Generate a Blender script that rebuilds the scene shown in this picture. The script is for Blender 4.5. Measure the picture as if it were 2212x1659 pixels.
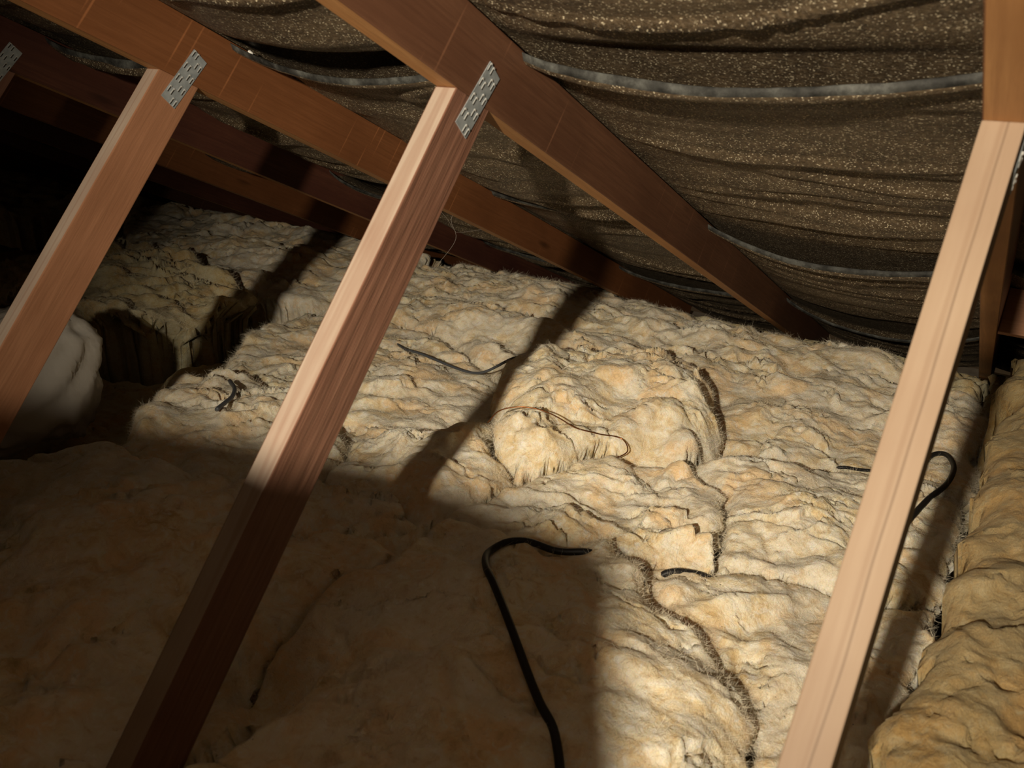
import bpy, bmesh, math, random
import numpy as np
from mathutils import Vector, Matrix, Euler

for o in list(bpy.data.objects):
    bpy.data.objects.remove(o, do_unlink=True)
SC = bpy.context.scene
COL = SC.collection

# ------------------------------------------------------------------ camera, light, exposure
Z0 = 1.03                                   # height of the camera above the plasterboard
CAM_ROT = (1.1932, -0.0410, 0.5947)
cam_d = bpy.data.cameras.new('camera')
cam = bpy.data.objects.new('camera', cam_d)
COL.objects.link(cam)
cam.location = (0, 0, Z0)
cam.rotation_euler = CAM_ROT
cam_d.sensor_width = 36
cam_d.lens = 1724.57 / 2212 * 36
cam_d.clip_start = 0.01
cam_d.dof.use_dof = True
cam_d.dof.focus_distance = 1.9
cam_d.dof.aperture_fstop = 8.5
SC.camera = cam

w = bpy.data.worlds.new('attic_ambient')
SC.world = w
w.use_nodes = True
w.node_tree.nodes['Background'].inputs[0].default_value = (1.0, 0.62, 0.31, 1)
w.node_tree.nodes['Background'].inputs[1].default_value = 0.022

TORCH = Vector((-0.085, -0.75, Z0 + 0.28))   # hand torch behind the photographer
ld = bpy.data.lights.new('torch_beam', 'SPOT')
ld.energy = 248
ld.color = (1.0, 0.86, 0.66)
ld.shadow_soft_size = 0.024
ld.spot_size = math.radians(77)
ld.spot_blend = 1.0
torch = bpy.data.objects.new('torch_beam', ld)
COL.objects.link(torch)
torch.location = TORCH
torch.rotation_euler = (Vector((-0.95, 3.0, Z0 - 0.45)) - TORCH).to_track_quat('-Z', 'Y').to_euler()

SC.view_settings.view_transform = 'Standard'
SC.view_settings.look = 'None'
SC.view_settings.gamma = 1
SC.view_settings.exposure = 0
SC.view_settings.use_curve_mapping = False

# ------------------------------------------------------------------ noise (numpy)
def _hash(ix, iy, s):
    h = (ix.astype(np.uint32) * np.uint32(374761393)) ^ (iy.astype(np.uint32) * np.uint32(668265263)) ^ np.uint32((s * 2246822519) & 0xffffffff)
    h = (h ^ (h >> np.uint32(13))) * np.uint32(1274126177)
    return h ^ (h >> np.uint32(16))

def perlin(x, y, s=0):
    x = np.asarray(x, float); y = np.asarray(y, float)
    ix = np.floor(x).astype(np.int64); iy = np.floor(y).astype(np.int64)
    fx = x - ix; fy = y - iy
    u = fx**3 * (fx * (fx * 6 - 15) + 10); v = fy**3 * (fy * (fy * 6 - 15) + 10)
    def g(dx, dy):
        a = _hash(ix + dx, iy + dy, s).astype(float) * (2 * math.pi / 4294967296.0)
        return np.cos(a) * (fx - dx) + np.sin(a) * (fy - dy)
    a = g(0, 0); b = g(1, 0); c = g(0, 1); d = g(1, 1)
    return 1.5 * ((a * (1 - u) + b * u) * (1 - v) + (c * (1 - u) + d * u) * v)

def fbm(x, y, s=0, o=4, gain=.5):
    r = 0; a = 1; t = 0
    for i in range(o):
        r = r + a * perlin(x, y, s + i * 17); t += a
        x = x * 2.03 + 5.1; y = y * 2.03 - 3.7; a *= gain
    return r / t

def billow(x, y, s=0, o=3, gain=.5):
    r = 0; a = 1; t = 0
    for i in range(o):
        r = r + a * np.sqrt(perlin(x, y, s + i * 31) ** 2 + .0015); t += a
        x = x * 1.97 + 2.1; y = y * 1.97 - 1.7; a *= gain
    return r / t

def sstep(a, b, x):
    t = np.clip((x - a) / (b - a), 0, 1)
    return t * t * (3 - 2 * t)

# ------------------------------------------------------------------ object helpers
def tag(o, label=None, cat=None, group=None, kind=None):
    if label: o['label'] = label
    if cat: o['category'] = cat
    if group: o['group'] = group
    if kind: o['kind'] = kind
    return o

def link(name, me, mats, parent=None, loc=(0, 0, 0)):
    o = bpy.data.objects.new(name, me)
    COL.objects.link(o)
    for m in (mats if isinstance(mats, (list, tuple)) else [mats]):
        me.materials.append(m)
    o.location = loc
    if parent: o.parent = parent
    return o

def empty(name, loc=(0, 0, 0)):
    o = bpy.data.objects.new(name, None)
    o.empty_display_size = .1
    COL.objects.link(o); o.location = loc
    return o

def raw_mesh(name, verts, faces, smooth=True):
    """verts (N,3) array, faces (M,4) int array of quads"""
    me = bpy.data.meshes.new(name)
    verts = np.asarray(verts, np.float32); faces = np.asarray(faces, np.int32)
    n, m, k = len(verts), len(faces), faces.shape[1]
    me.vertices.add(n); me.vertices.foreach_set('co', verts.ravel())
    me.loops.add(m * k); me.loops.foreach_set('vertex_index', faces.ravel())
    me.polygons.add(m); me.polygons.foreach_set('loop_start', np.arange(0, m * k, k, dtype=np.int32))
    try: me.polygons.foreach_set('loop_total', np.full(m, k, np.int32))
    except Exception: pass
    me.update(calc_edges=True)
    if smooth: me.polygons.foreach_set('use_smooth', np.ones(m, bool))
    me.validate()
    return me

def bm_mesh(name, bm, smooth=False):
    me = bpy.data.meshes.new(name)
    bmesh.ops.recalc_face_normals(bm, faces=bm.faces)
    bm.to_mesh(me); bm.free()
    if smooth:
        for p in me.polygons: p.use_smooth = True
    return me

def catmull(pts, n=8):
    P = [np.array(p, float) for p in pts]
    P = [2 * P[0] - P[1]] + P + [2 * P[-1] - P[-2]]
    out = []
    for i in range(1, len(P) - 2):
        for k in range(n):
            t = k / n
            out.append(.5 * (2 * P[i] + (P[i + 1] - P[i - 1]) * t + (2 * P[i - 1] - 5 * P[i] + 4 * P[i + 1] - P[i + 2]) * t * t
                             + (3 * P[i] - P[i - 1] - 3 * P[i + 1] + P[i + 2]) * t ** 3))
    out.append(P[-2])
    return np.array(out)

def tube_bm(pts, r, seg=10, bm=None):
    bm = bm or bmesh.new()
    pts = [Vector(p) for p in pts]
    rr = r if hasattr(r, '__len__') else [r] * len(pts)
    up = Vector((.13, .21, 1)); rings = []
    for i, p in enumerate(pts):
        d = (pts[min(i + 1, len(pts) - 1)] - pts[max(i - 1, 0)]).normalized()
        a = d.cross(up)
        if a.length < 1e-4: a = d.cross(Vector((1, 0, 0)))
        a.normalize(); b = a.cross(d).normalized(); up = b
        rings.append([bm.verts.new(p + (a * math.cos(2 * math.pi * k / seg) + b * math.sin(2 * math.pi * k / seg)) * rr[i]) for k in range(seg)])
    for i in range(len(rings) - 1):
        for k in range(seg):
            bm.faces.new((rings[i][k], rings[i][(k + 1) % seg], rings[i + 1][(k + 1) % seg], rings[i + 1][k]))
    bm.faces.new(rings[0][::-1]); bm.faces.new(rings[-1])
    return bm

# ------------------------------------------------------------------ materials
class NT:
    def __init__(s, name):
        s.m = bpy.data.materials.new(name); s.m.use_nodes = True
        s.t = s.m.node_tree; s.b = s.t.nodes['Principled BSDF']
    def n(s, t, **kw):
        x = s.t.nodes.new(t)
        for k, v in kw.items():
            if isinstance(k, str) and hasattr(x, k): setattr(x, k, v)
        return x
    def l(s, a, b): s.t.links.new(a, b)
    def coord(s, scale=(1, 1, 1), rot=(0, 0, 0), out='Object'):
        c = s.n('ShaderNodeTexCoord'); mp = s.n('ShaderNodeMapping')
        mp.inputs['Scale'].default_value = scale; mp.inputs['Rotation'].default_value = rot
        s.l(c.outputs[out], mp.inputs['Vector'])
        return mp.outputs[0]
    def noise(s, v, sc, det=4, rough=.55, dist=0, off=None):
        x = s.n('ShaderNodeTexNoise')
        x.inputs['Scale'].default_value = sc; x.inputs['Detail'].default_value = det
        x.inputs['Roughness'].default_value = rough; x.inputs['Distortion'].default_value = dist
        if off is not None:
            a = s.n('ShaderNodeVectorMath'); a.operation = 'ADD'; a.inputs[1].default_value = off
            s.l(v, a.inputs[0]); v = a.outputs[0]
        s.l(v, x.inputs['Vector'])
        return x.outputs['Fac']
    def ramp(s, f, stops, interp='LINEAR'):
        r = s.n('ShaderNodeValToRGB'); r.color_ramp.interpolation = interp
        e = r.color_ramp.elements
        while len(e) < len(stops): e.new(.5)
        for q, (p, c) in zip(e, stops):
            q.position = p; q.color = (c if hasattr(c, '__len__') else (c, c, c)) + ((1,) if hasattr(c, '__len__') else (1,))
        s.l(f, r.inputs[0])
        return r.outputs[0]
    def mix(s, f, a, b, mode='MIX'):
        x = s.n('ShaderNodeMix'); x.data_type = 'RGBA'; x.blend_type = mode
        for sock, v in ((x.inputs[0], f), (x.inputs[6], a), (x.inputs[7], b)):
            if hasattr(v, 'default_value') or hasattr(v, 'is_output'): s.l(v, sock)
            elif hasattr(v, '__len__'): sock.default_value = tuple(v) + (1,)
            else: sock.default_value = v
        return x.outputs[2]
    def math(s, op, a, b=None):
        x = s.n('ShaderNodeMath'); x.operation = op
        for sock, v in ((x.inputs[0], a), (x.inputs[1], b)):
            if v is None: continue
            if hasattr(v, 'is_output'): s.l(v, sock)
            else: sock.default_value = v
        return x.outputs[0]
    def bump(s, h, strength=.5, dist=.002, prev=None):
        x = s.n('ShaderNodeBump'); x.inputs['Strength'].default_value = strength; x.inputs['Distance'].default_value = dist
        s.l(h, x.inputs['Height'])
        if prev is not None: s.l(prev, x.inputs['Normal'])
        return x.outputs[0]
    def done(s, col=None, rough=.6, spec=.3, nrm=None):
        if col is not None:
            if hasattr(col, 'is_output'): s.l(col, s.b.inputs['Base Color'])
            else: s.b.inputs['Base Color'].default_value = tuple(col) + (1,)
        if hasattr(rough, 'is_output'): s.l(rough, s.b.inputs['Roughness'])
        else: s.b.inputs['Roughness'].default_value = rough
        s.b.inputs['Specular IOR Level'].default_value = spec
        if nrm is not None: s.l(nrm, s.b.inputs['Normal'])
        return s.m

def wood(name, dark, mid, light, ring=1.0, rings=.4, saw=False, off=(0, 0, 0), knots=True, spec=.25, rough=.6, contrast=1.0, line=None, nicks=0):
    """grain runs along the part's local Y"""
    s = NT(name)
    c = s.n('ShaderNodeTexCoord').outputs['Object']
    oi = s.n('ShaderNodeObjectInfo')
    ad = s.n('ShaderNodeVectorMath'); ad.operation = 'MULTIPLY_ADD'
    s.l(oi.outputs['Random'], ad.inputs[0]); ad.inputs[1].default_value = (7, 13, 5); s.l(c, ad.inputs[2])
    mp = s.n('ShaderNodeMapping'); mp.inputs['Scale'].default_value = (1, .055, 1); mp.inputs['Location'].default_value = off
    s.l(ad.outputs[0], mp.inputs['Vector']); v = mp.outputs[0]
    # growth rings: distorted bands
    wv = s.n('ShaderNodeTexWave'); wv.wave_type = 'RINGS'; wv.rings_direction = 'Y'
    wv.inputs['Scale'].default_value = 14 * ring; wv.inputs['Distortion'].default_value = 9
    wv.inputs['Detail'].default_value = 3; wv.inputs['Detail Scale'].default_value = .8
    s.l(v, wv.inputs['Vector'])
    fine = s.noise(v, 240, 3, .6)
    broad = s.noise(v, 16, 3, .5, off=(3, 1, 2))
    blot = s.noise(ad.outputs[0], 6, 3, .5, off=(1, 4, 2))
    col = s.mix(rings, s.mix(s.ramp(broad, [(.35, 0), (.65, 1)]), light, mid), s.ramp(wv.outputs['Fac'], [(0, mid), (.5, light), (.9, light), (1, dark)]))
    col = s.mix(s.ramp(fine, [(.35, 0), (.75, .55 * contrast)]), col, dark)
    col = s.mix(s.ramp(broad, [(.35, 0), (.7, .6 * contrast)]), col, mid)
    col = s.mix(s.ramp(blot, [(.4, 0), (.72, .45)]), col, dark)
    if knots:
        mk = s.n('ShaderNodeMapping'); mk.inputs['Scale'].default_value = (11, 3.1, 11); s.l(ad.outputs[0], mk.inputs['Vector'])
        vo = s.n('ShaderNodeTexVoronoi'); vo.inputs['Scale'].default_value = 1; s.l(mk.outputs[0], vo.inputs['Vector'])
        col = s.mix(s.ramp(vo.outputs['Distance'], [(.06, .7), (.15, 0)]), col, tuple(x * .35 for x in dark))
    if nicks:                                              # short pale scuffs across the side
        mn = s.n('ShaderNodeMapping'); mn.inputs['Scale'].default_value = (3, 9, 5.5); mn.inputs['Rotation'].default_value = (.45, 0, 0); s.l(ad.outputs[0], mn.inputs['Vector'])
        mw = s.n('ShaderNodeMapping'); mw.inputs['Scale'].default_value = (1, 9, .45); s.l(mn.outputs[0], mw.inputs['Vector'])
        vn = s.n('ShaderNodeTexVoronoi'); vn.inputs['Scale'].default_value = 1.0; s.l(mw.outputs[0], vn.inputs['Vector'])
        col = s.mix(s.math('MULTIPLY', s.ramp(vn.outputs['Distance'], [(.06, 1), (.17, 0)]), nicks), col, tuple(min(1, x * 3.2) for x in light))
    if line is not None:                                   # one long dark grain line
        sp = s.n('ShaderNodeSeparateXYZ'); s.l(c, sp.inputs[0])
        ml = s.n('ShaderNodeMapping'); ml.inputs['Scale'].default_value = (.01, 3.2, .01); s.l(c, ml.inputs['Vector'])
        wob = s.math('MULTIPLY', s.math('SUBTRACT', s.noise(ml.outputs[0], 1, 2, .5), .5), .012)
        dl = s.math('ABSOLUTE', s.math('SUBTRACT', s.math('ADD', sp.outputs[0], wob), line))
        col = s.mix(s.ramp(s.math('MULTIPLY', dl, 100), [(.03, .55), (.16, 0)]), col, tuple(x * .6 for x in dark))
    h = s.math('ADD', fine, s.math('MULTIPLY', wv.outputs['Fac'], .5))
    nrm = s.bump(h, .35 if not saw else .6, .0015)
    if saw:
        sw = s.n('ShaderNodeTexWave'); sw.bands_direction = 'Y'; sw.inputs['Scale'].default_value = 85
        sw.inputs['Distortion'].default_value = 1.2; s.l(ad.outputs[0], sw.inputs['Vector'])
        nrm = s.bump(sw.outputs['Fac'], .04, .001, nrm)
    return s.done(col, rough, spec, nrm)

M = {}
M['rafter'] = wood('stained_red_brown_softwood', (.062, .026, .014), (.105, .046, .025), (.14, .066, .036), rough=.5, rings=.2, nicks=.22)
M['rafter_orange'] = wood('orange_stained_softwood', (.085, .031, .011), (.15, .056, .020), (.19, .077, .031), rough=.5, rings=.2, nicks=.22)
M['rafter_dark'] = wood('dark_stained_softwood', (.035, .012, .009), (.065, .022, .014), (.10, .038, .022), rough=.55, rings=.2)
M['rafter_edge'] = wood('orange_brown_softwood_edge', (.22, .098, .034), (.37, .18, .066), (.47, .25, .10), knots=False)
M['red'] = wood('sawn_red_heartwood', (.105, .045, .027), (.175, .083, .053), (.22, .115, .074), saw=True, ring=1.5, rings=.35)
M['orange'] = wood('sawn_orange_heartwood', (.17, .074, .035), (.27, .126, .066), (.32, .16, .086), rings=.2)
M['pale'] = wood('pale_sapwood', (.20, .105, .07), (.33, .25, .19), (.385, .32, .26), ring=1.3, rings=.35, knots=False, contrast=.4)
M['tan'] = wood('planed_tan_softwood', (.185, .115, .074), (.265, .19, .13), (.30, .225, .16), ring=.9, rings=.35, knots=False, contrast=.35, line=-.013)

s = NT('galvanised_steel')
v = s.coord()
M['steel'] = s.done(s.ramp(s.noise(v, 90, 3), [(.3, (.30, .34, .36)), (.7, (.46, .50, .52))]), .5, .5)
M['steel'].node_tree.nodes['Principled BSDF'].inputs['Metallic'].default_value = .55
s = NT('bright_punched_tooth'); M['tooth'] = s.done((.75, .75, .72), .3, .5)
M['tooth'].node_tree.nodes['Principled BSDF'].inputs['Metallic'].default_value = .6
s = NT('punched_slot'); M['slot'] = s.done((.02, .018, .015), .8, .1)
s = NT('black_cable_sheath'); M['cable'] = s.done((.012, .011, .011), .5, .35)
s = NT('grey_cable_sheath'); M['grey_cable'] = s.done((.075, .08, .09), .45, .45)
s = NT('bare_copper'); M['copper'] = s.done((.26, .10, .035), .3, .5)
M['copper'].node_tree.nodes['Principled BSDF'].inputs['Metallic'].default_value = .85
s = NT('cobweb_silk'); M['silk'] = s.done((.30, .27, .24), .8, .1)
s = NT('white_fluff'); M['fluff'] = s.done((.85, .83, .78), .9, .1)

def wool(name, tint=(1, 1, 1), scale=1.0):
    s = NT(name)
    v = s.n('ShaderNodeTexCoord').outputs['Object']
    big = s.noise(v, 4.2 * scale, 4, .55, .6)
    med = s.noise(v, 17 * scale, 6, .66, 1.0, off=(4, 2, 7))
    small = s.noise(v, 60, 5, .65, .6, off=(9, 1, 3))
    peach = s.noise(v, 7.5 * scale, 4, .55, .7, off=(21, 8, 3))
    k = lambda c: tuple(a * b for a, b in zip(c, tint))
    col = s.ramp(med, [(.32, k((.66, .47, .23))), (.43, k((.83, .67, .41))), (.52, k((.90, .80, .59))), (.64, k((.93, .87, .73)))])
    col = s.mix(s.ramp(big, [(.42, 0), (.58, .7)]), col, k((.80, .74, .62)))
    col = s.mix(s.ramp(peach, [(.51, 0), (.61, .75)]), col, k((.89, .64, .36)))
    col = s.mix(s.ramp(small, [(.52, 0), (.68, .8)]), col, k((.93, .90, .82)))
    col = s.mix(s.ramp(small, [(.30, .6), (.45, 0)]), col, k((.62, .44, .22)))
    speck = s.noise(v, 150, 1, .5, off=(2, 3, 1))
    col = s.mix(s.ramp(speck, [(.80, 0), (.83, .8)]), col, (.05, .03, .02))
    mpv = s.n('ShaderNodeMapping'); mpv.inputs['Scale'].default_value = (1.0, .25, .6); mpv.inputs['Rotation'].default_value = (0, 0, .9)
    s.l(v, mpv.inputs['Vector'])
    fib = s.noise(mpv.outputs[0], 420, 3, .65, .8)
    nrm = s.bump(s.noise(v, 60, 6, .64, 1.0), .75, .006)
    nrm = s.bump(fib, .8, .0022, nrm)
    m = s.done(col, .85, .12, nrm)
    s.b.inputs['Subsurface Weight'].default_value = .28
    s.b.inputs['Subsurface Radius'].default_value = (.016, .009, .004)
    s.b.inputs['Subsurface Scale'].default_value = 1.0
    s.b.inputs['Sheen Weight'].default_value = .12
    s.b.inputs['Sheen Roughness'].default_value = .4
    s.b.inputs['Sheen Tint'].default_value = (1, .9, .7, 1)
    return m
M['wool'] = wool('yellow_glass_wool')
s = NT('pale_wool_fibre'); M['fibre'] = s.done((.82, .74, .58), .6, .3)
M['wool_dirty'] = wool('olive_glass_wool', (.44, .37, .24), .7)  # darker, more olive tint for the high right batt
M['wool_dark'] = wool('shade_tinted_glass_wool', (.72, .69, .55))  # wool colour lowered to paint in the dim shade at the eaves

s = NT('bitumen_felt')
v = s.n('ShaderNodeTexCoord').outputs['Object']
vo = s.n('ShaderNodeTexVoronoi'); vo.inputs['Scale'].default_value = 540; s.l(v, vo.inputs['Vector'])
flk = s.n('ShaderNodeSeparateColor'); s.l(vo.outputs['Color'], flk.inputs[0])
base = s.ramp(s.noise(v, 14, 5, .6), [(.3, (.032, .021, .011)), (.7, (.086, .060, .033))])
base = s.mix(s.ramp(s.noise(v, 130, 3, .7), [(.45, 0), (.7, .7)]), base, (.155, .112, .066))
base = s.mix(s.ramp(flk.outputs[0], [(.90, 0), (.97, .9)]), base, (.55, .48, .34))
nrm = s.bump(s.noise(v, 160, 4, .7), .8, .003)
nrm = s.bump(flk.outputs[1], .6, .002, nrm)
M['felt'] = s.done(base, s.ramp(flk.outputs[2], [(.0, .3), (1, .75)]), .55, nrm)
s = NT('felt_selvedge')
v = s.n('ShaderNodeTexCoord').outputs['Object']
M['selvedge'] = s.done(s.ramp(s.noise(v, 22, 6, .7), [(.36, (.006, .006, .005)), (.5, (.03, .03, .027)), (.66, (.085, .088, .08))]), .7, .3)

s = NT('milky_polythene')
v = s.n('ShaderNodeTexCoord').outputs['Object']
M['poly'] = s.done((.50, .47, .42), .32, .5, s.bump(s.noise(v, 22, 3, .5, .8), .25, .01))
s.b.inputs['Subsurface Weight'].default_value = .25
s.b.inputs['Subsurface Radius'].default_value = (.03, .03, .03)

s = NT('plasterboard_back'); v = s.coord()
M['plaster'] = s.done(s.ramp(s.noise(v, 20, 4), [(.3, (.22, .19, .15)), (.7, (.32, .28, .23))]), .9, .1)
s = NT('dark_brick')
br = s.n('ShaderNodeTexBrick'); br.inputs['Scale'].default_value = 4.4
br.inputs['Color1'].default_value = (.10, .05, .035, 1); br.inputs['Color2'].default_value = (.13, .065, .045, 1); br.inputs['Mortar'].default_value = (.16, .14, .12, 1)
mpb = s.coord(rot=(0, math.pi / 2, 0)); s.l(mpb, br.inputs['Vector'])
M['brick'] = s.done(br.outputs['Color'], .9, .1)
s = NT('shadow_board_ply'); v = s.coord((1, 8, 1))
M['ply'] = s.done(s.ramp(s.noise(v, 9, 4, .6, .4), [(.3, (.36, .24, .13)), (.7, (.52, .38, .22))]), .6, .2)

# ------------------------------------------------------------------ roof geometry (xy from the camera, z above the plasterboard)
PITCH = math.radians(22.5); TP = math.tan(PITCH)
ZR = 0.315 + Z0                     # underside of rafters at y = 0
RD = 0.0974                         # rafter depth
TH = 0.0335                         # timber thickness
X1 = -0.635; SP = 0.6               # near face of the second truss, spacing
SE = 0.8953                         # strut elevation
YJ = 0.8899                         # strut eaves-side arris meets the rafter
SW = 0.0716
def xk(k): return X1 - SP * (k - 1)
def rb(y): return ZR - TP * y
RIDGE_Y, EAVE_Y = -1.30, 3.30

# plasterboard, gable
def slab(name, lo, hi, mat):
    bm = bmesh.new()
    bmesh.ops.create_cube(bm, size=1)
    for v_ in bm.verts:
        v_.co = Vector([(lo[i] + hi[i]) / 2 + v_.co[i] * (hi[i] - lo[i]) for i in range(3)])
    return link(name, bm_mesh(name, bm), mat)
tag(slab('floor', (-6.6, -1.4, -.0125), (1.3, 3.5, 0), M['plaster']), 'plasterboard upper side beneath the insulation', None, None, 'structure')
gable = bmesh.new()
pts = [(-6.5, -1.4, 0), (-6.5, 3.5, 0), (-6.5, 3.5, .1), (-6.5, -1.4, rb(-1.4) + .12)]
a = [gable.verts.new(p) for p in pts]; b = [gable.verts.new((p[0] - .1, p[1], p[2])) for p in pts]
gable.faces.new(a); gable.faces.new(b[::-1])
for i in range(4): gable.faces.new((a[i], b[i], b[(i + 1) % 4], a[(i + 1) % 4]))
tag(link('wall_left', bm_mesh('wall_left', gable), M['brick']), 'dark brick gable wall far down the attic', None, None, 'structure')

# underlay felt: one object per strip, sagging between the rafters
LAPS = [-1.30, -0.72, 0.10, 0.925, 1.715, 2.52, 3.42]      # world y of each strip's upper edge
def felt_strip(i):
    y0, y1 = LAPS[i], LAPS[i + 1]
    S0, S1 = y0 / math.cos(PITCH), min(y1 / math.cos(PITCH) + .34, 3.66)
    xs = np.arange(-6.5, 1.25, .011 if i in (2, 3, 4, 5) else .03)
    dv = .008 if i in (2, 3, 4, 5) else .02
    v = np.arange(0, S1 - S0, dv)
    X, V = np.meshgrid(xs, v)
    Sv = V + S0
    t = ((X - (X1 - TH / 2)) / SP) % 1.0
    bay = np.floor((X - (X1 - TH / 2)) / SP)
    bel = np.clip(4 * t * (1 - t), 0, 1) ** .8
    amp = .030 + .016 * np.sin(bay * 2.3 + i * 1.7) + .020 * perlin(Sv * 1.7 + bay * 3.1, X * .6, 5 + i)
    L = (y1 - y0) / math.cos(PITCH)
    lapc = np.exp(-(V / .10) ** 2)                        # slack near the free upper edge
    n = -bel * (amp + .016 * lapc)
    # folds running along the strip
    wx = X + .15 * perlin(X * 1.5, Sv * 2, 7)
    ws = Sv + .045 * perlin(wx * 2.2, Sv * 1.6, 9 + i) + .02 * perlin(X * 5, Sv * 4, 3)
    fold = perlin(wx * .9 + bay * 5.3, ws * 9.5, 11 + i)
    fold2 = perlin(wx * 1.6 + bay * 2.1, ws * 24, 12 + i)
    crease = np.exp(-(perlin(wx * .8 + bay * 1.7, ws * 6.0, 21 + i) / .07) ** 2)
    n += bel * (-.013 * fold - .0040 * fold2 - .012 * crease)
    n += .0012 * fbm(X * 26, Sv * 30, 4, 3)
    # lip of the free upper edge turned out, lower edge tucked behind the next strip
    n += -.012 * (1 - np.exp(-V / .007)) * np.exp(-(V / .06) ** 2) - .006 * np.exp(-(V / .05) ** 2)
    tuck = sstep(L - .07, L + .01, V)
    n = n * (1 - tuck) + tuck * (.006 - bel * (.026 + .016 * np.sin(bay * 2.3 + (i + 1) * 1.7)) * .72)
    n += RD + .010
    Y = Sv * math.cos(PITCH) + n * math.sin(PITCH)
    Z = ZR - Sv * math.sin(PITCH) + n * math.cos(PITCH)
    h, wd = X.shape
    idx = np.arange(h * wd).reshape(h, wd)
    f = np.stack([idx[:-1, :-1], idx[:-1, 1:], idx[1:, 1:], idx[1:, :-1]], -1).reshape(-1, 4)
    me = raw_mesh('felt', np.stack([X, Y, Z], -1).reshape(-1, 3), f)
    o = link('ceiling' if i == 2 else 'ceiling.%03d' % i, me, [M['felt'], M['selvedge']])
    mi = np.zeros((h - 1, wd - 1), np.int32); mi[:1, :] = 1
    me.polygons.foreach_set('material_index', mi.ravel())
    so = o.modifiers.new('thickness', 'SOLIDIFY'); so.thickness = .0015; so.offset = 1
    tag(o, None, None, None, 'structure')
    return o
felt_names = ['felt strip by the ridge', 'felt strip above the camera', 'dark roofing felt strip at the top of the photo', 'dark sagging roofing felt strip across the middle of the roof',
              'dark roofing felt strip low down between rafters', 'lowest roofing felt strip at the eaves']
for i in range(6):
    felt_strip(i)['label'] = felt_names[i]

# ------------------------------------------------------------------ roof trusses
def timber(name, L, wv, wx, mats, parent, base, ang, sl0=0., sl1=0., face_rule=None, bev=.0016):
    """member along local +Y of length L, local Z in [0,wv], local X in [-wx,0]; sl0/sl1 shear the ends along Y with Z"""
    bm = bmesh.new()
    vs = {}
    for iy in (0, 1):
        for ix in (0, 1):
            for iz in (0, 1):
                y = (sl0 * iz * wv) if iy == 0 else L + sl1 * iz * wv
                vs[iy, ix, iz] = bm.verts.new((-wx * ix, y, wv * iz))
    q = lambda *k: bm.faces.new([vs[x] for x in k])
    q((0,0,0),(0,0,1),(0,1,1),(0,1,0)); q((1,0,0),(1,1,0),(1,1,1),(1,0,1))
    q((0,0,0),(1,0,0),(1,0,1),(0,0,1)); q((0,1,0),(0,1,1),(1,1,1),(1,1,0))
    q((0,0,0),(0,1,0),(1,1,0),(1,0,0)); q((0,0,1),(1,0,1),(1,1,1),(0,1,1))
    bmesh.ops.recalc_face_normals(bm, faces=bm.faces)
    if face_rule:
        for f in bm.faces: f.material_index = face_rule(f.normal)
    bmesh.ops.bevel(bm, geom=list(bm.edges), offset=bev, segments=2, affect='EDGES', profile=.6)
    me = bm_mesh(name, bm)
    o = link(name, me, mats, parent)
    o.location = base; o.rotation_euler = (ang, 0, 0)
    return o

def nail_plate(parent, yc, zc, ang, L=.100, W=.030, x=.0):
    """punched steel plate, slots and bright teeth inside one mesh; long axis at angle ang in the YZ plane"""
    bm = bmesh.new()
    def box(y0, y1, z0, z1, x0, x1, mi, tw=0):
        vv = [bm.verts.new((x_, y_ + (tw if z_ > (z0 + z1) / 2 else 0), z_)) for x_ in (x0, x1) for y_ in (y0, y1) for z_ in (z0, z1)]
        for f in ((0, 1, 3, 2), (4, 6, 7, 5), (0, 4, 5, 1), (2, 3, 7, 6), (0, 2, 6, 4), (1, 5, 7, 3)):
            bm.faces.new([vv[k] for k in f]).material_index = mi
    box(-L / 2, L / 2, -W / 2, W / 2, 0, .0012, 0)
    rows = 8
    for r in range(rows):
        y = -L / 2 + L * (r + .5) / rows
        for c in ((0, 1) if r % 2 == 0 else (2, 3)):
            z = -W / 2 + W * (c + .5) / 4 + random.uniform(-.0004, .0004)
            box(y - .0055, y + .0055, z - .0012, z + .0010, .0010, .0014, 2)
            box(y - .0052, y + .0050, z + .0008, z + .0019, .0010, .0019, 1)
            box(y + .0042, y + .0060, z - .0008, z + .0016, .0010, .0026, 1)
    me = bm_mesh('nail_plate', bm)
    o = link('nail_plate', me, [M['steel'], M['tooth'], M['slot']], parent)
    o.location = (x, yc, zc); o.rotation_euler = (ang, 0, 0)
    o['label'] = 'grey punched steel nail plate over the joint'
    return o

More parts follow.
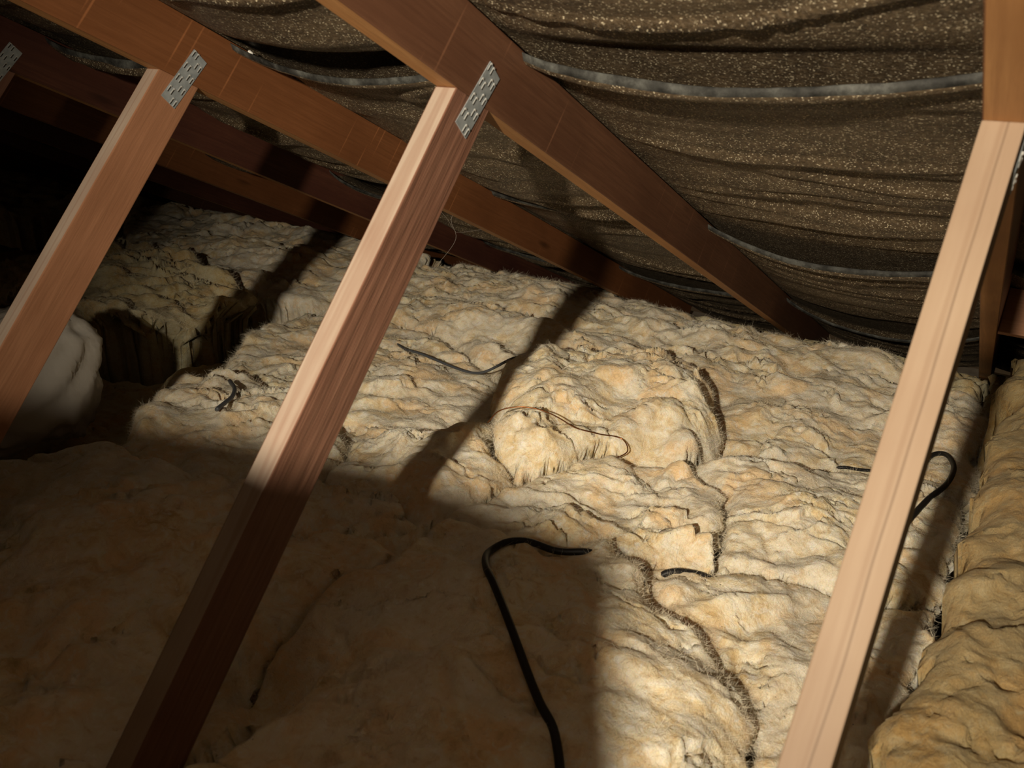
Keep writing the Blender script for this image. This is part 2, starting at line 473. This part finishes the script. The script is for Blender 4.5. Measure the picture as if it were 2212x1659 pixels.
def truss(k, label):
    random.seed(k + 40)
    t = empty('roof_truss', (xk(k), 0, 0))
    tag(t, label, 'roof truss', 'roof trusses')
    rm = M['rafter_dark'] if k in (3, 5) else M['rafter_orange'] if k in (0, 2, 4) else M['rafter']
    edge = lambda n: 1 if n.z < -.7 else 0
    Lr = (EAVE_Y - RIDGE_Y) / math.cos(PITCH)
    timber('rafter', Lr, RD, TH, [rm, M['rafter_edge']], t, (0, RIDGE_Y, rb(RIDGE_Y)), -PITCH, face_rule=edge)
    # strut: local Y up along the member, local Z toward the ridge side
    zf = .0725
    pj = Vector((0, YJ, rb(YJ))); d = Vector((0, math.cos(SE), math.sin(SE)))
    Ls = (pj.z - zf) / math.sin(SE)
    base = pj - d * Ls
    nar = lambda n: 1 if abs(n.z) > .7 else 0
    mats = [M['tan'], M['tan']] if k == 0 else [M['orange'], M['pale']] if k == 2 else [M['red'], M['pale']]
    # end cuts: foot flat on the tie, head against the rafter
    cotf = 1 / math.tan(SE)
    st = timber('strut', Ls, SW, TH, mats, t, base, SE, sl0=cotf, sl1=-math.tan(math.pi / 2 - (SE + PITCH)), face_rule=nar)
    if k > 0: st['label'] = 'strut with pale narrow face and red sawn side'
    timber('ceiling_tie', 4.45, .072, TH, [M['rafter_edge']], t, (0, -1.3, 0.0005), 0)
    nail_plate(t, .864, Z0 - .040, math.radians(45.5))
    return t

TL = {-1: 'roof truss at the right end of the short noggin, mostly past the frame edge',
      0: 'nearest roof truss with a planed tan strut at the right edge of the photo',
      1: 'roof truss whose red and white strut crosses the middle of the photo',
      2: 'roof truss whose red strut crosses the left edge beside the plastic bag',
      3: 'dark-stained roof truss with its nail plate cut off by the left photo edge',
      4: 'orange-brown roof truss lit in short patches behind the dark-stained truss',
      5: 'dark roof truss, sixth counting from the nearest, just above the far insulation',
      6: 'roof truss in deep shadow, seventh counting from the nearest',
      7: 'roof truss in deep shadow, eighth counting from the nearest',
      8: 'roof truss in deep shadow, ninth counting from the nearest',
      9: 'last roof truss in deep shadow beside the gable wall'}
for k in range(-1, 10): truss(k, TL[k])

# noggin between the two nearest trusses on the right
bm = bmesh.new()
ny = 1.90
nog = timber('timber_noggin', SP - TH - .002, .095, .035, [M['orange']], None, (0, 0, 0), 0)
nog.rotation_euler = (Matrix.Rotation(-PITCH, 4, 'X') @ Matrix.Rotation(-math.pi / 2, 4, 'Z')).to_euler()
nog.location = (xk(0) + .001, ny - .0, rb(ny) + .0005)
tag(nog, 'short brown timber noggin between two rafters at the right edge', 'timber')

# ------------------------------------------------------------------ insulation
def sdf_poly(X, Y, P):
    P = np.array(P); d = np.full(X.shape, 1e9); ins = np.zeros(X.shape, bool)
    for i in range(len(P)):
        a = P[i]; b = P[(i + 1) % len(P)]
        ex, ey = b - a; wx = X - a[0]; wy = Y - a[1]
        t = np.clip((wx * ex + wy * ey) / (ex * ex + ey * ey), 0, 1)
        d = np.minimum(d, (wx - ex * t) ** 2 + (wy - ey * t) ** 2)
        c = ((a[1] <= Y) & (b[1] > Y)) | ((b[1] <= Y) & (a[1] > Y))
        if ey != 0: ins ^= c & (X < a[0] + (Y - a[1]) / ey * ex)
    d = np.sqrt(d)
    return np.where(ins, d, -d)

BATTS = [
 # key, polygon, top z (from camera), edge radius, tilt (per m in x,y), roughness, grain angle, grid step, material, bumps [(x,y,rx,ry,h)]
 ('near', [(-.745,-.5),(-.72,.43),(-.75,.57),(-.76,.84),(-.765,.985),(-.66,.975),(-.55,1.0),(-.47,1.07),(-.39,.98),(-.27,.93),(-.15,.82),(-.13,-.5)],
   -.735, .05, (0,0), .9, .5, .004, 'wool', [(-.42,.80,.2,.22,.035),(-.69,.52,.05,.05,-.11)]),
 ('valley', [(-.47,1.07),(-.39,.98),(-.27,.93),(-.15,.82),(-.13,-.5),(-.031,-.5),(-.022,.6),(-.002,1.0),(.004,1.25),(-.14,1.2),(-.31,1.13)],
   -.765, .035, (0,0), .9, 1.2, .004, 'wool', []),
 ('sheet', [(-.765,.985),(-.66,.975),(-.55,1.0),(-.47,1.07),(-.31,1.13),(-.38,1.33),(-.5,1.42),(-.65,1.36),(-.735,1.17)],
   -.745, .03, (.0,.0), 1.3, .3, .004, 'wool', [(-.5,1.3,.2,.08,.03)]),
 ('slab_r', [(-.31,1.13),(-.14,1.2),(.004,1.25),(.008,1.72),(-.25,1.66),(-.47,1.55),(-.49,1.45),(-.38,1.33)],
   -.75, .05, (0,0), .9, .3, .004, 'wool', [(-.3,1.4,.15,.12,.03)]),
 ('lump', [(-.735,1.17),(-.65,1.36),(-.5,1.42),(-.49,1.45),(-.47,1.55),(-.56,1.78),(-.75,2.0),(-1.03,1.82),(-1.09,1.66),(-.95,1.36),(-.82,1.2)],
   -.69, .12, (0,0), 1.15, .9, .004, 'wool', [(-.85,1.5,.18,.2,.05),(-.65,1.65,.15,.2,.03),(-.70,1.48,.06,.1,-.05)]),
 ('puff', [(-.765,.985),(-.735,1.17),(-.82,1.2),(-.95,1.36),(-1.13,1.11),(-1.02,.92),(-.78,.95)],
   -.75, .05, (0,0), 1.1, .9, .004, 'wool', [(-.86,1.1,.1,.12,.03)]),
 ('front_left', [(-.745,-.5),(-.72,.43),(-.75,.57),(-.76,.84),(-.765,.985),(-.78,.95),(-1.02,.92),(-1.15,.86),(-1.29,.76),(-1.45,.78),(-1.50,.72),(-1.58,.60),(-1.62,-.5)],
   -.745, .05, (0,0), 1.1, .7, .006, 'wool', [(-1.1,.6,.3,.25,.03),(-.76,.50,.05,.05,-.10)]),
 ('slab_l', [(-1.02,.92),(-1.15,.86),(-1.29,.76),(-1.45,.78),(-1.50,.80),(-1.58,.93),(-1.70,1.0),(-1.75,1.13),(-1.52,1.23),(-1.38,1.19),(-1.13,1.11)],
   -.745, .055, (0,0), 1.1, .35, .005, 'wool', [(-1.5,.95,.2,.15,.025)]),
 ('mid_left', [(-.95,1.36),(-1.13,1.11),(-1.38,1.19),(-1.52,1.23),(-1.75,1.22),(-1.93,1.5),(-2.0,1.75),(-1.75,1.88),(-1.46,1.85),(-1.22,1.71),(-1.09,1.66)],
   -.79, .04, (0,0), .9, .5, .005, 'wool', [(-1.55,1.5,.2,.2,.02)]),
 ('back_roll', [(-1.22,1.71),(-1.46,1.85),(-1.75,1.88),(-1.98,1.95),(-2.12,2.5),(-2.0,2.72),(-1.1,2.66),(-.61,2.55),(-.25,2.42),(.0,2.35),(.008,1.72),(-.25,1.66),(-.47,1.55),(-.56,1.78),(-.75,2.0),(-1.03,1.82),(-1.09,1.66)],
   -.775, .06, (0,0), 1.0, -.05, .006, 'wool', [(-1.1,2.02,.5,.09,.045),(-.35,2.08,.30,.12,.035),(-.9,2.28,.6,.08,.04),(-1.5,2.40,.4,.09,.04),(-.5,2.42,.4,.08,.03)]),
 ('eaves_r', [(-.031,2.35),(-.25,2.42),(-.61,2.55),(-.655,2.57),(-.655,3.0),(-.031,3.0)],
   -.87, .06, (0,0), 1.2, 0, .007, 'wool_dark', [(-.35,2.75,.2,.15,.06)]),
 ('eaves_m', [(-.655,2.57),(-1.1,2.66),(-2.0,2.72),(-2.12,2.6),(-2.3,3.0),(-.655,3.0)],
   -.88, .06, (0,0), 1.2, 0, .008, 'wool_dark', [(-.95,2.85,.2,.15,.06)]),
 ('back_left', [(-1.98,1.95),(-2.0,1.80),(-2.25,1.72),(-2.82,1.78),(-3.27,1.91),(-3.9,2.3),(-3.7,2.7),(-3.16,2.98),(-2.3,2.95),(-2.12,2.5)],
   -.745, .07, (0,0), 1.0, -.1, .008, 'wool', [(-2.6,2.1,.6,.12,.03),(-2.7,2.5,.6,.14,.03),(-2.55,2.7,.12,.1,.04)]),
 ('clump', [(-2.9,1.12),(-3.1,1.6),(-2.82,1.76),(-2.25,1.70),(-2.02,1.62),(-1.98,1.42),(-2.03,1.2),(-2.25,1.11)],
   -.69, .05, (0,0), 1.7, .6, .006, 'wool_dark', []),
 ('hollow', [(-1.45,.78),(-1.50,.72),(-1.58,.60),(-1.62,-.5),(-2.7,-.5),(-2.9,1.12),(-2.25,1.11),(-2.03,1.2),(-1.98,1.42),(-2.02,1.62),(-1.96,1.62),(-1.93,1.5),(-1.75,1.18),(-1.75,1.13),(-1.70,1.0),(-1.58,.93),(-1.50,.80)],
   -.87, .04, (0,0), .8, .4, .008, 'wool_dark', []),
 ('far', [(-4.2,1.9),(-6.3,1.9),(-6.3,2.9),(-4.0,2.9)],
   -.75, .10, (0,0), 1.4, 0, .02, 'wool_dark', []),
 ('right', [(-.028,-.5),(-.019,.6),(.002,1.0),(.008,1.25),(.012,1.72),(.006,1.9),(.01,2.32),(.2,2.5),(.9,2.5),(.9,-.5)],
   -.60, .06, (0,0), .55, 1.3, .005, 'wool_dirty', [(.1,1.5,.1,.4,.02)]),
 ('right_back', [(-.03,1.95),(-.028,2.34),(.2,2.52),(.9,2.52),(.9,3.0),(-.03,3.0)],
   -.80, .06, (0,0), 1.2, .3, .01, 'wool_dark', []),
]
BLABEL = {
 'near': ('thick yellow glass wool batt under the black cable loop in the foreground', 'insulation batt'),
 'valley': ('narrow yellow wool strip at the foot of the tan strut, beyond the cable batt', 'insulation batt'),
 'sheet': ('flaky pale layered wool sheet behind the cable loop, in front of the copper wire', 'insulation batt'),
 'slab_r': ('cream wool slab left of the tan strut, crossed by a short dark cable piece', 'insulation batt'),
 'lump': ('big torn cream wool lump in the centre, tallest of the lit heap', 'insulation lump'),
 'puff': ('cream wool fold left of the crack beside the copper wire', 'insulation batt'),
 'front_left': ('wide yellow wool batt in deep shadow in the lower left corner', 'insulation batt'),
 'slab_l': ('lit yellow wool slab holding the short grey cable offcut', 'insulation batt'),
 'mid_left': ('flat greyish wool batt behind the middle strut where the thin grey cable lies', 'insulation batt'),
 'back_roll': ('long cream and peach wool roll running along below the rafters', 'insulation roll'),
 'eaves_r': ('shade-tinted wool tucked into the eaves right of the middle rafter foot', 'insulation batt'),
 'eaves_m': ('shadowed wool tucked into the eaves left of the middle rafter foot', 'insulation batt'),
 'back_left': ('broad greyish wool batt at the back left, crossed by a strut shadow', 'insulation batt'),
 'clump': ('ragged olive wool clump overhanging the dark hollow behind the left strut', 'insulation clump'),
 'hollow': ('low wool at the bottom of the dark hollow under the plastic bag', 'insulation batt'),
 'far': ('faint wool heap far off in the darkness at the left', 'insulation batt'),
 'right': ('blurred high wool batt along the right edge beyond the tan strut', 'insulation batt'),
 'right_back': ('low dark wool behind the high batt at the right edge', 'insulation batt'),
}
def soft_warp(X, Y):
    return X + .03 * fbm(X / .12, Y / .12, 71, 2), Y + .03 * fbm(X / .12, Y / .12, 72, 2)
def warp(X, Y):
    a = .040 * fbm(X / .12, Y / .12, 71, 5, .6); b = .040 * fbm(X / .12, Y / .12, 72, 5, .6)
    return X + a + .006 * perlin(X / .021, Y / .021, 73), Y + b + .006 * perlin(X / .021, Y / .021, 74)

def batt_height(B, X, Y, detail=True):
    key, poly, z, er, tilt, rough, ang, step, mat, bumps = B
    sd = sum(ord(c) for c in key)
    wx, wy = warp(X, Y)
    d = sdf_poly(wx, wy, poly)
    d2 = sdf_poly(*soft_warp(X, Y), poly)
    ca, sa = math.cos(ang), math.sin(ang)
    U = X * ca + Y * sa; V = -X * sa + Y * ca
    qx = .05 * fbm(X / .16, Y / .16, sd + 5, 3); qy = .05 * fbm(X / .16, Y / .16, sd + 6, 3)
    U = U + qx; V = V + qy
    h = z + Z0 + .022 * fbm(X / .45, Y / .45, sd, 2) * rough
    for bx, by, rx, ry, bh in bumps:
        h = h + bh * np.exp(-((X - bx) / rx) ** 2 - ((Y - by) / ry) ** 2)
    h = h + .060 * rough * (billow(U / .34, V / .23, sd + 1, 2, .45) - .25)
    fl = np.zeros_like(h)
    h0 = h.copy()
    if detail:
        n = (fbm(U / .30, V / .19, sd + 9, 6, .56) + 1) * 2.5
        f = np.floor(n); fr = n - f
        fl = sstep(.90, .995, fr)
        mask = sstep(-.10, .3, perlin(X / .24, Y / .24, sd + 14))
        h = h + .019 * rough * mask * ((f + fl) - n * .8)
        soft = np.sqrt(perlin(U / .125 + .35 * perlin(X / .08, Y / .08, sd + 61), V / .095 + .35 * perlin(X / .08, Y / .08, sd + 62), sd + 2) ** 2 + .030)
        h = h + .028 * rough * (soft - .3)
        h = h + .0065 * rough * fbm(U / .075, V / .055, sd + 32, 4, .5)
        torn = sstep(.15, .45, perlin(X / .17, Y / .15, sd + 16))
        h = h + torn * rough * (.008 * (np.abs(perlin(U / .045, V / .022, sd + 36)) - .25) + .006 * fbm(U / .022, V / .010, sd + 3, 3, .6))
        cm = sstep(-.05, .3, perlin(X / .16, Y / .16, sd + 17))
        cp = perlin(X / .20 + .8 * fbm(X / .07, Y / .07, sd + 18, 3), Y / .13, sd + 19)
        h = h - .018 * cm * np.exp(-(cp / .018) ** 2)
        h = h + .0024 * fbm(X / .020, Y / .018, sd + 4, 3, .65)
    e = np.maximum(er * (.85 + .8 * perlin(X / .13, Y / .13, sd + 20)), .022)
    t = np.clip(1 - d2 / e, 0, 1.0)
    h = h0 + (h - h0) * (1 - .7 * t * t)
    h = h - e * (1 - np.sqrt(np.clip(1 - t * t, 0, 1)))
    return h, d, fl

def ceil_limit(Y): return rb(Y) + RD / math.cos(PITCH) - .10

def build_batt(B):
    key, poly, z, er, tilt, rough, ang, step, mat, bumps = B
    P = np.array(poly); lo = P.min(0) - .05; hi = P.max(0) + .05
    xs = np.arange(lo[0], hi[0], step); ys = np.arange(lo[1], hi[1], step)
    X, Y = np.meshgrid(xs, ys)
    h, d, fl = batt_height(B, X, Y)
    h = np.minimum(h, ceil_limit(Y) - .01 * perlin(X / .05, Y / .05, 3))
    h = np.maximum(h, .10)
    inside = d > 0
    # clear of struts, rafters and their feet
    for k in range(-1, 8):
        x0, x1 = xk(k) - TH - .004, xk(k) + .004
        slot = (X > x0) & (X < x1)
        inside &= ~(slot & (Y > .05) & (Y < .46))
        inside &= ~(slot & (rb(Y) < h + .004))
    # overhanging flakes: push the upper lips outward
    gy, gx = np.gradient(h, step)
    g = np.sqrt(gx * gx + gy * gy) + 1e-6
    push = .012 * sstep(.5, 1.6, g)
    sd = sum(ord(c) for c in key)
    jx = .0045 * perlin(X / .022, Y / .022, sd + 50); jy = .0045 * perlin(X / .022, Y / .022, sd + 51)
    flat = 1 - sstep(.8, 2.2, g); jx = jx * flat; jy = jy * flat
    curl = flat * perlin(X / .05, Y / .05, sd + 52)
    PX = X - gx / g * push * curl + jx; PY = Y - gy / g * push * curl + jy
    dgy, dgx = np.gradient(d, step); dn = np.sqrt(dgx**2 + dgy**2) + 1e-6
    inw = np.stack([dgx / dn, dgy / dn], -1).reshape(-1, 2); under = .07 if key == 'clump' else .02
    # per-vertex mask -> faces whose four corners are inside
    q = inside[:-1, :-1] & inside[:-1, 1:] & inside[1:, 1:] & inside[1:, :-1]
    H, W = X.shape
    idx = np.arange(H * W).reshape(H, W)
    F = np.stack([idx[:-1, :-1], idx[:-1, 1:], idx[1:, 1:], idx[1:, :-1]], -1)[q]
    used = np.zeros(H * W, bool); used[F.ravel()] = True
    # boundary edges -> skirt
    pad = np.pad(q, 1)
    sk = []
    c = pad[1:-1, 1:-1]
    for (nb, a, b_) in ((pad[:-2, 1:-1], 0, 1), (pad[1:-1, 2:], 1, 2), (pad[2:, 1:-1], 2, 3), (pad[1:-1, :-2], 3, 0)):
        m = c & ~nb
        Q = np.stack([idx[:-1, :-1], idx[:-1, 1:], idx[1:, 1:], idx[1:, :-1]], -1)[m]
        sk.append(np.stack([Q[:, a], Q[:, b_]], -1))
    sk = np.concatenate(sk)
    top = np.stack([PX, PY, h], -1).reshape(-1, 3)
    remap = -np.ones(H * W, int); remap[used] = np.arange(used.sum())
    nt = used.sum()
    bv = np.unique(sk); mid = -np.ones(H * W, int)
    rows = [top[used]]
    prev = remap; zb = .0745
    SKF = []
    for j, fr in enumerate((.22, .6, 1.0)):
        low = top[bv].copy(); low[:, 2] = low[:, 2] * (1 - fr) + zb * fr; low[:, :2] += under * min(fr * 4, 1) * inw[bv]
        if fr < 1: low[:, :2] += .005 * np.stack([perlin(low[:, 0] / .03, low[:, 1] / .03, 90), perlin(low[:, 0] / .03, low[:, 1] / .03, 91)], -1)
        rows.append(low)
        cur = -np.ones(H * W, int); cur[bv] = nt + j * len(bv) + np.arange(len(bv))
        SKF.append(np.stack([prev[sk[:, 0]], cur[sk[:, 0]], cur[sk[:, 1]], prev[sk[:, 1]]], -1))
        prev = cur
    me = raw_mesh('insulation_batt', np.concatenate(rows), np.concatenate([remap[F]] + SKF))
    # loose fibres standing off the wool, thickest along torn edges
    fib = None
    if step <= .006 and key not in ('front_left', 'right'):
        rs = np.random.RandomState(sd)
        tv = np.flatnonzero(used); wgt = (.25 + sstep(.4, 1.4, g) + 1.2 * (d < .02)).ravel()[tv]
        nf = int(9000 * len(tv) * step * step / .12)
        pk = rs.choice(tv, nf, p=wgt / wgt.sum())
        p0 = top[pk]; th = rs.rand(nf) * 2 * math.pi; ln = .004 + .013 * rs.rand(nf) ** 2
        dr = np.stack([np.cos(th), np.sin(th), rs.rand(nf) * .9 + .05], -1)
        gv = np.stack([-gx.ravel()[pk], -gy.ravel()[pk], np.zeros(nf)], -1); dr = dr + .5 * np.clip(gv, -1, 1)
        dr /= np.linalg.norm(dr, axis=1, keepdims=True)
        sdv = np.cross(dr, rs.randn(nf, 3)); sdv /= np.linalg.norm(sdv, axis=1, keepdims=True) + 1e-9
        bend = rs.randn(nf, 3) * .45
        V_ = []
        for q_, (tt, ww) in enumerate(((0, 1.), (.35, .9), (.7, .7), (1, .25))):
            c_ = p0 + dr * (ln * tt)[:, None] + bend * (ln * tt * tt)[:, None] - np.array([0, 0, .001])
            V_ += [c_ - sdv * .00014 * ww, c_ + sdv * .00014 * ww]
        V_ = np.stack(V_, 1)
        b0 = np.arange(nf)[:, None] * 8
        FF = np.concatenate([b0 + np.array([[2 * k_, 2 * k_ + 1, 2 * k_ + 3, 2 * k_ + 2]]) for k_ in range(3)])
        fib = raw_mesh('loose_fibres', V_.reshape(-1, 3), FF)
    lab, cat = BLABEL[key]
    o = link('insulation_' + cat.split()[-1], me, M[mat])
    tag(o, lab, cat, 'yellow glass wool insulation pieces')
    if fib is not None:
        fo = link('loose_fibres', fib, M['fibre'], o); fo['kind'] = 'stuff'
    return o
for B in BATTS: build_batt(B)

def ground(x, y):
    X = np.array([[x]], float); Y = np.array([[y]], float)
    best = .12
    wx, wy = warp(X, Y)
    for B in BATTS:
        h, d, _ = batt_height(B, X, Y)
        if d[0, 0] > 0: best = max(best, float(h[0, 0]))
    return best

# ------------------------------------------------------------------ cables and bits
def cable(name, pts, r, mat, label, cat, bridge=5, seg=10, n=10):
    P = catmull([(p[0], p[1]) + ((p[2],) if len(p) > 2 else (0,)) for p in pts], n)
    out = []
    for x, y, dz in P: out.append([x, y, ground(x, y)])
    Q = np.array(out)
    z = Q[:, 2].copy()
    z = np.max([np.pad(z, bridge, mode='edge')[k_:k_ + len(z)] for k_ in range(2 * bridge + 1)], axis=0)
    for _ in range(6): z = np.convolve(np.pad(z, 4, mode='edge'), np.ones(9) / 9, 'valid')
    Q[:, 2] = z + r * .6 + P[:, 2]
    o = link(name, bm_mesh(name, tube_bm(Q, r, seg), True), mat)
    tag(o, label, cat)
    return o
cable('black_cable', [(-.22,-.3),(-.20,.0),(-.19,.25),(-.22,.44),(-.28,.56),(-.33,.63),(-.37,.66),(-.42,.70),(-.47,.74),(-.53,.79),(-.57,.825),(-.6,.87),(-.6,.91),(-.58,.94),(-.555,.965),(-.52,.985,-.002),(-.48,1.01,-.012),(-.44,1.04,-.045),(-.41,1.06,-.040),(-.385,1.075,-.007),(-.35,1.10,-.004),(-.325,1.115,-.008),(-.30,1.13,-.04)],
      .0058, M['cable'], 'long black cable looping over the wool in the foreground', 'cable', bridge=3)
cable('black_cable', [(-.12,1.34,-.02),(-.09,1.40),(-.08,1.46),(-.065,1.55),(-.045,1.66),(-.042,1.79),(-.055,1.87),(-.075,1.91),(-.095,1.89),(-.105,1.84,-.02)],
      .0055, M['cable'], 'black cable bending through the gap right of the tan strut', 'cable')
cable('black_cable', [(-.26,1.685,-.012),(-.24,1.69,0),(-.21,1.705,0),(-.18,1.72,0),(-.15,1.73,-.01)], .0035, M['cable'],
      'short visible piece of dark cable just left of the tan strut', 'cable')
cable('grey_cable', [(-1.53,1.70,-.01),(-1.47,1.665,0),(-1.44,1.65,.004),(-1.38,1.645,.006),(-1.3,1.64,.006),(-1.22,1.63,.006),(-1.14,1.62,.004),(-1.07,1.62,0),(-1.03,1.62,-.01)],
      .0036, M['grey_cable'], 'thin straight grey cable lying on wool behind the middle strut', 'cable')
cable('cable_offcut', [(-1.53,1.11,.004),(-1.46,1.07,.010),(-1.415,1.03,.008),(-1.39,.99,.006),(-1.37,.955,.006)], .0048, M['grey_cable'],
      'short curved grey cable offcut lying on the lit wool at left', 'cable offcut', bridge=4)
cable('copper_wire', [(-.86,1.23,-.01),(-.84,1.24,.003),(-.80,1.26,.008),(-.76,1.28,.006),(-.72,1.30,.004),(-.69,1.315,.004),(-.66,1.34,.005),(-.635,1.37,.01),(-.615,1.375,.012),(-.60,1.36,.010),(-.61,1.335,.004)],
      .0013, M['copper'], 'bare brown copper wire with a hooked end on the central wool', 'wire', seg=8, bridge=9)

# polythene bag behind the left strut
bm = bmesh.new()
bmesh.ops.create_uvsphere(bm, u_segments=72, v_segments=48, radius=1)
cv = np.array([v_.co[:] for v_ in bm.verts])
nx = fbm(cv[:, 0] * 2.1 + 3, cv[:, 1] * 2.1 + cv[:, 2] * 1.7, 5, 4)
cr = np.abs(perlin(cv[:, 0] * 3.1 + cv[:, 2] * 1.5, cv[:, 1] * 3.1 - cv[:, 2] * 2.2, 8))
for v_, a_, c_ in zip(bm.verts, nx, cr):
    k_ = 1 + .10 * a_ - .16 * c_ + (.10 if v_.co.y > .5 and v_.co.z > .4 else 0) * min(1, (v_.co.y - .5) * 4) * min(1, (v_.co.z - .4) * 4)
    p = Vector([math.copysign(abs(q_) ** .8, q_) for q_ in v_.co]) * k_
    v_.co = Vector((p.x * .12, p.y * .165, p.z * .165 + .02 * math.sin(p.y * 4)))
bag = link('plastic_bag', bm_mesh('plastic_bag', bm, True), M['poly'])
bag.location = (-1.73, .73, Z0 - .655); bag.rotation_euler = (-.25, 0, -.35)
tag(bag, 'milky white crumpled plastic bag behind the left strut', 'plastic bag')

# cobweb threads hanging from the third truss
bm = bmesh.new()
for pts in ([(-1.262, 1.622, Z0 - .352), (-1.27, 1.627, Z0 - .376), (-1.27, 1.647, Z0 - .421), (-1.27, 1.59, Z0 - .466), (-1.275, 1.51, Z0 - .51), (-1.28, 1.42, Z0 - .56), (-1.30, 1.30, Z0 - .70)],
            [(-1.262, 1.76, Z0 - .410), (-1.268, 1.70, Z0 - .409), (-1.27, 1.65, Z0 - .405), (-1.27, 1.632, Z0 - .385)],
            [(-1.262, 1.55, Z0 - .325), (-1.266, 1.60, Z0 - .36), (-1.27, 1.636, Z0 - .395)]):
    tube_bm(catmull(pts, 6), .0004, 5, bm)
tag(link('cobweb', bm_mesh('cobweb', bm), M['silk']), 'thin dusty cobweb threads hanging below the rafter right of the middle strut', 'cobweb')

bm = bmesh.new(); bmesh.ops.create_icosphere(bm, subdivisions=3, radius=.0045)
for v_ in bm.verts: v_.co *= 1 + .25 * math.sin(v_.co.x * 900) * math.cos(v_.co.z * 800)
fl = link('fluff_speck', bm_mesh('fluff_speck', bm, True), M['fluff'])
fl.location = (-1.2335, 1.001, Z0 + .004)
tag(fl, 'tiny white speck of fluff on the left rafter above its nail plate', 'fluff')

# ------------------------------------------------------------------ unseen board, added and outlined to cast the lower-left shadow
bm = bmesh.new()
out = [(-.345, -.024), (-.200, -.024), (-.189, -.032), (-.144, -.120), (-.106, -.19), (-.106, -.68), (-1.50, -.68), (-1.50, -.19), (-.59, -.066)]
fa = [bm.verts.new((p[0], 0, p[1])) for p in out]; fb = [bm.verts.new((p[0], -.012, p[1])) for p in out]
bm.faces.new(fa); bm.faces.new(fb[::-1])
for q_ in range(len(out)): bm.faces.new((fa[q_], fb[q_], fb[(q_ + 1) % len(out)], fa[(q_ + 1) % len(out)]))
blocker = link('shadow_board', bm_mesh('shadow_board', bm), M['ply'])
blocker.location = (0, -.20, Z0)
tag(blocker, 'added shadow-casting board with a slanted corner, unseen outside the frame', 'plywood board')
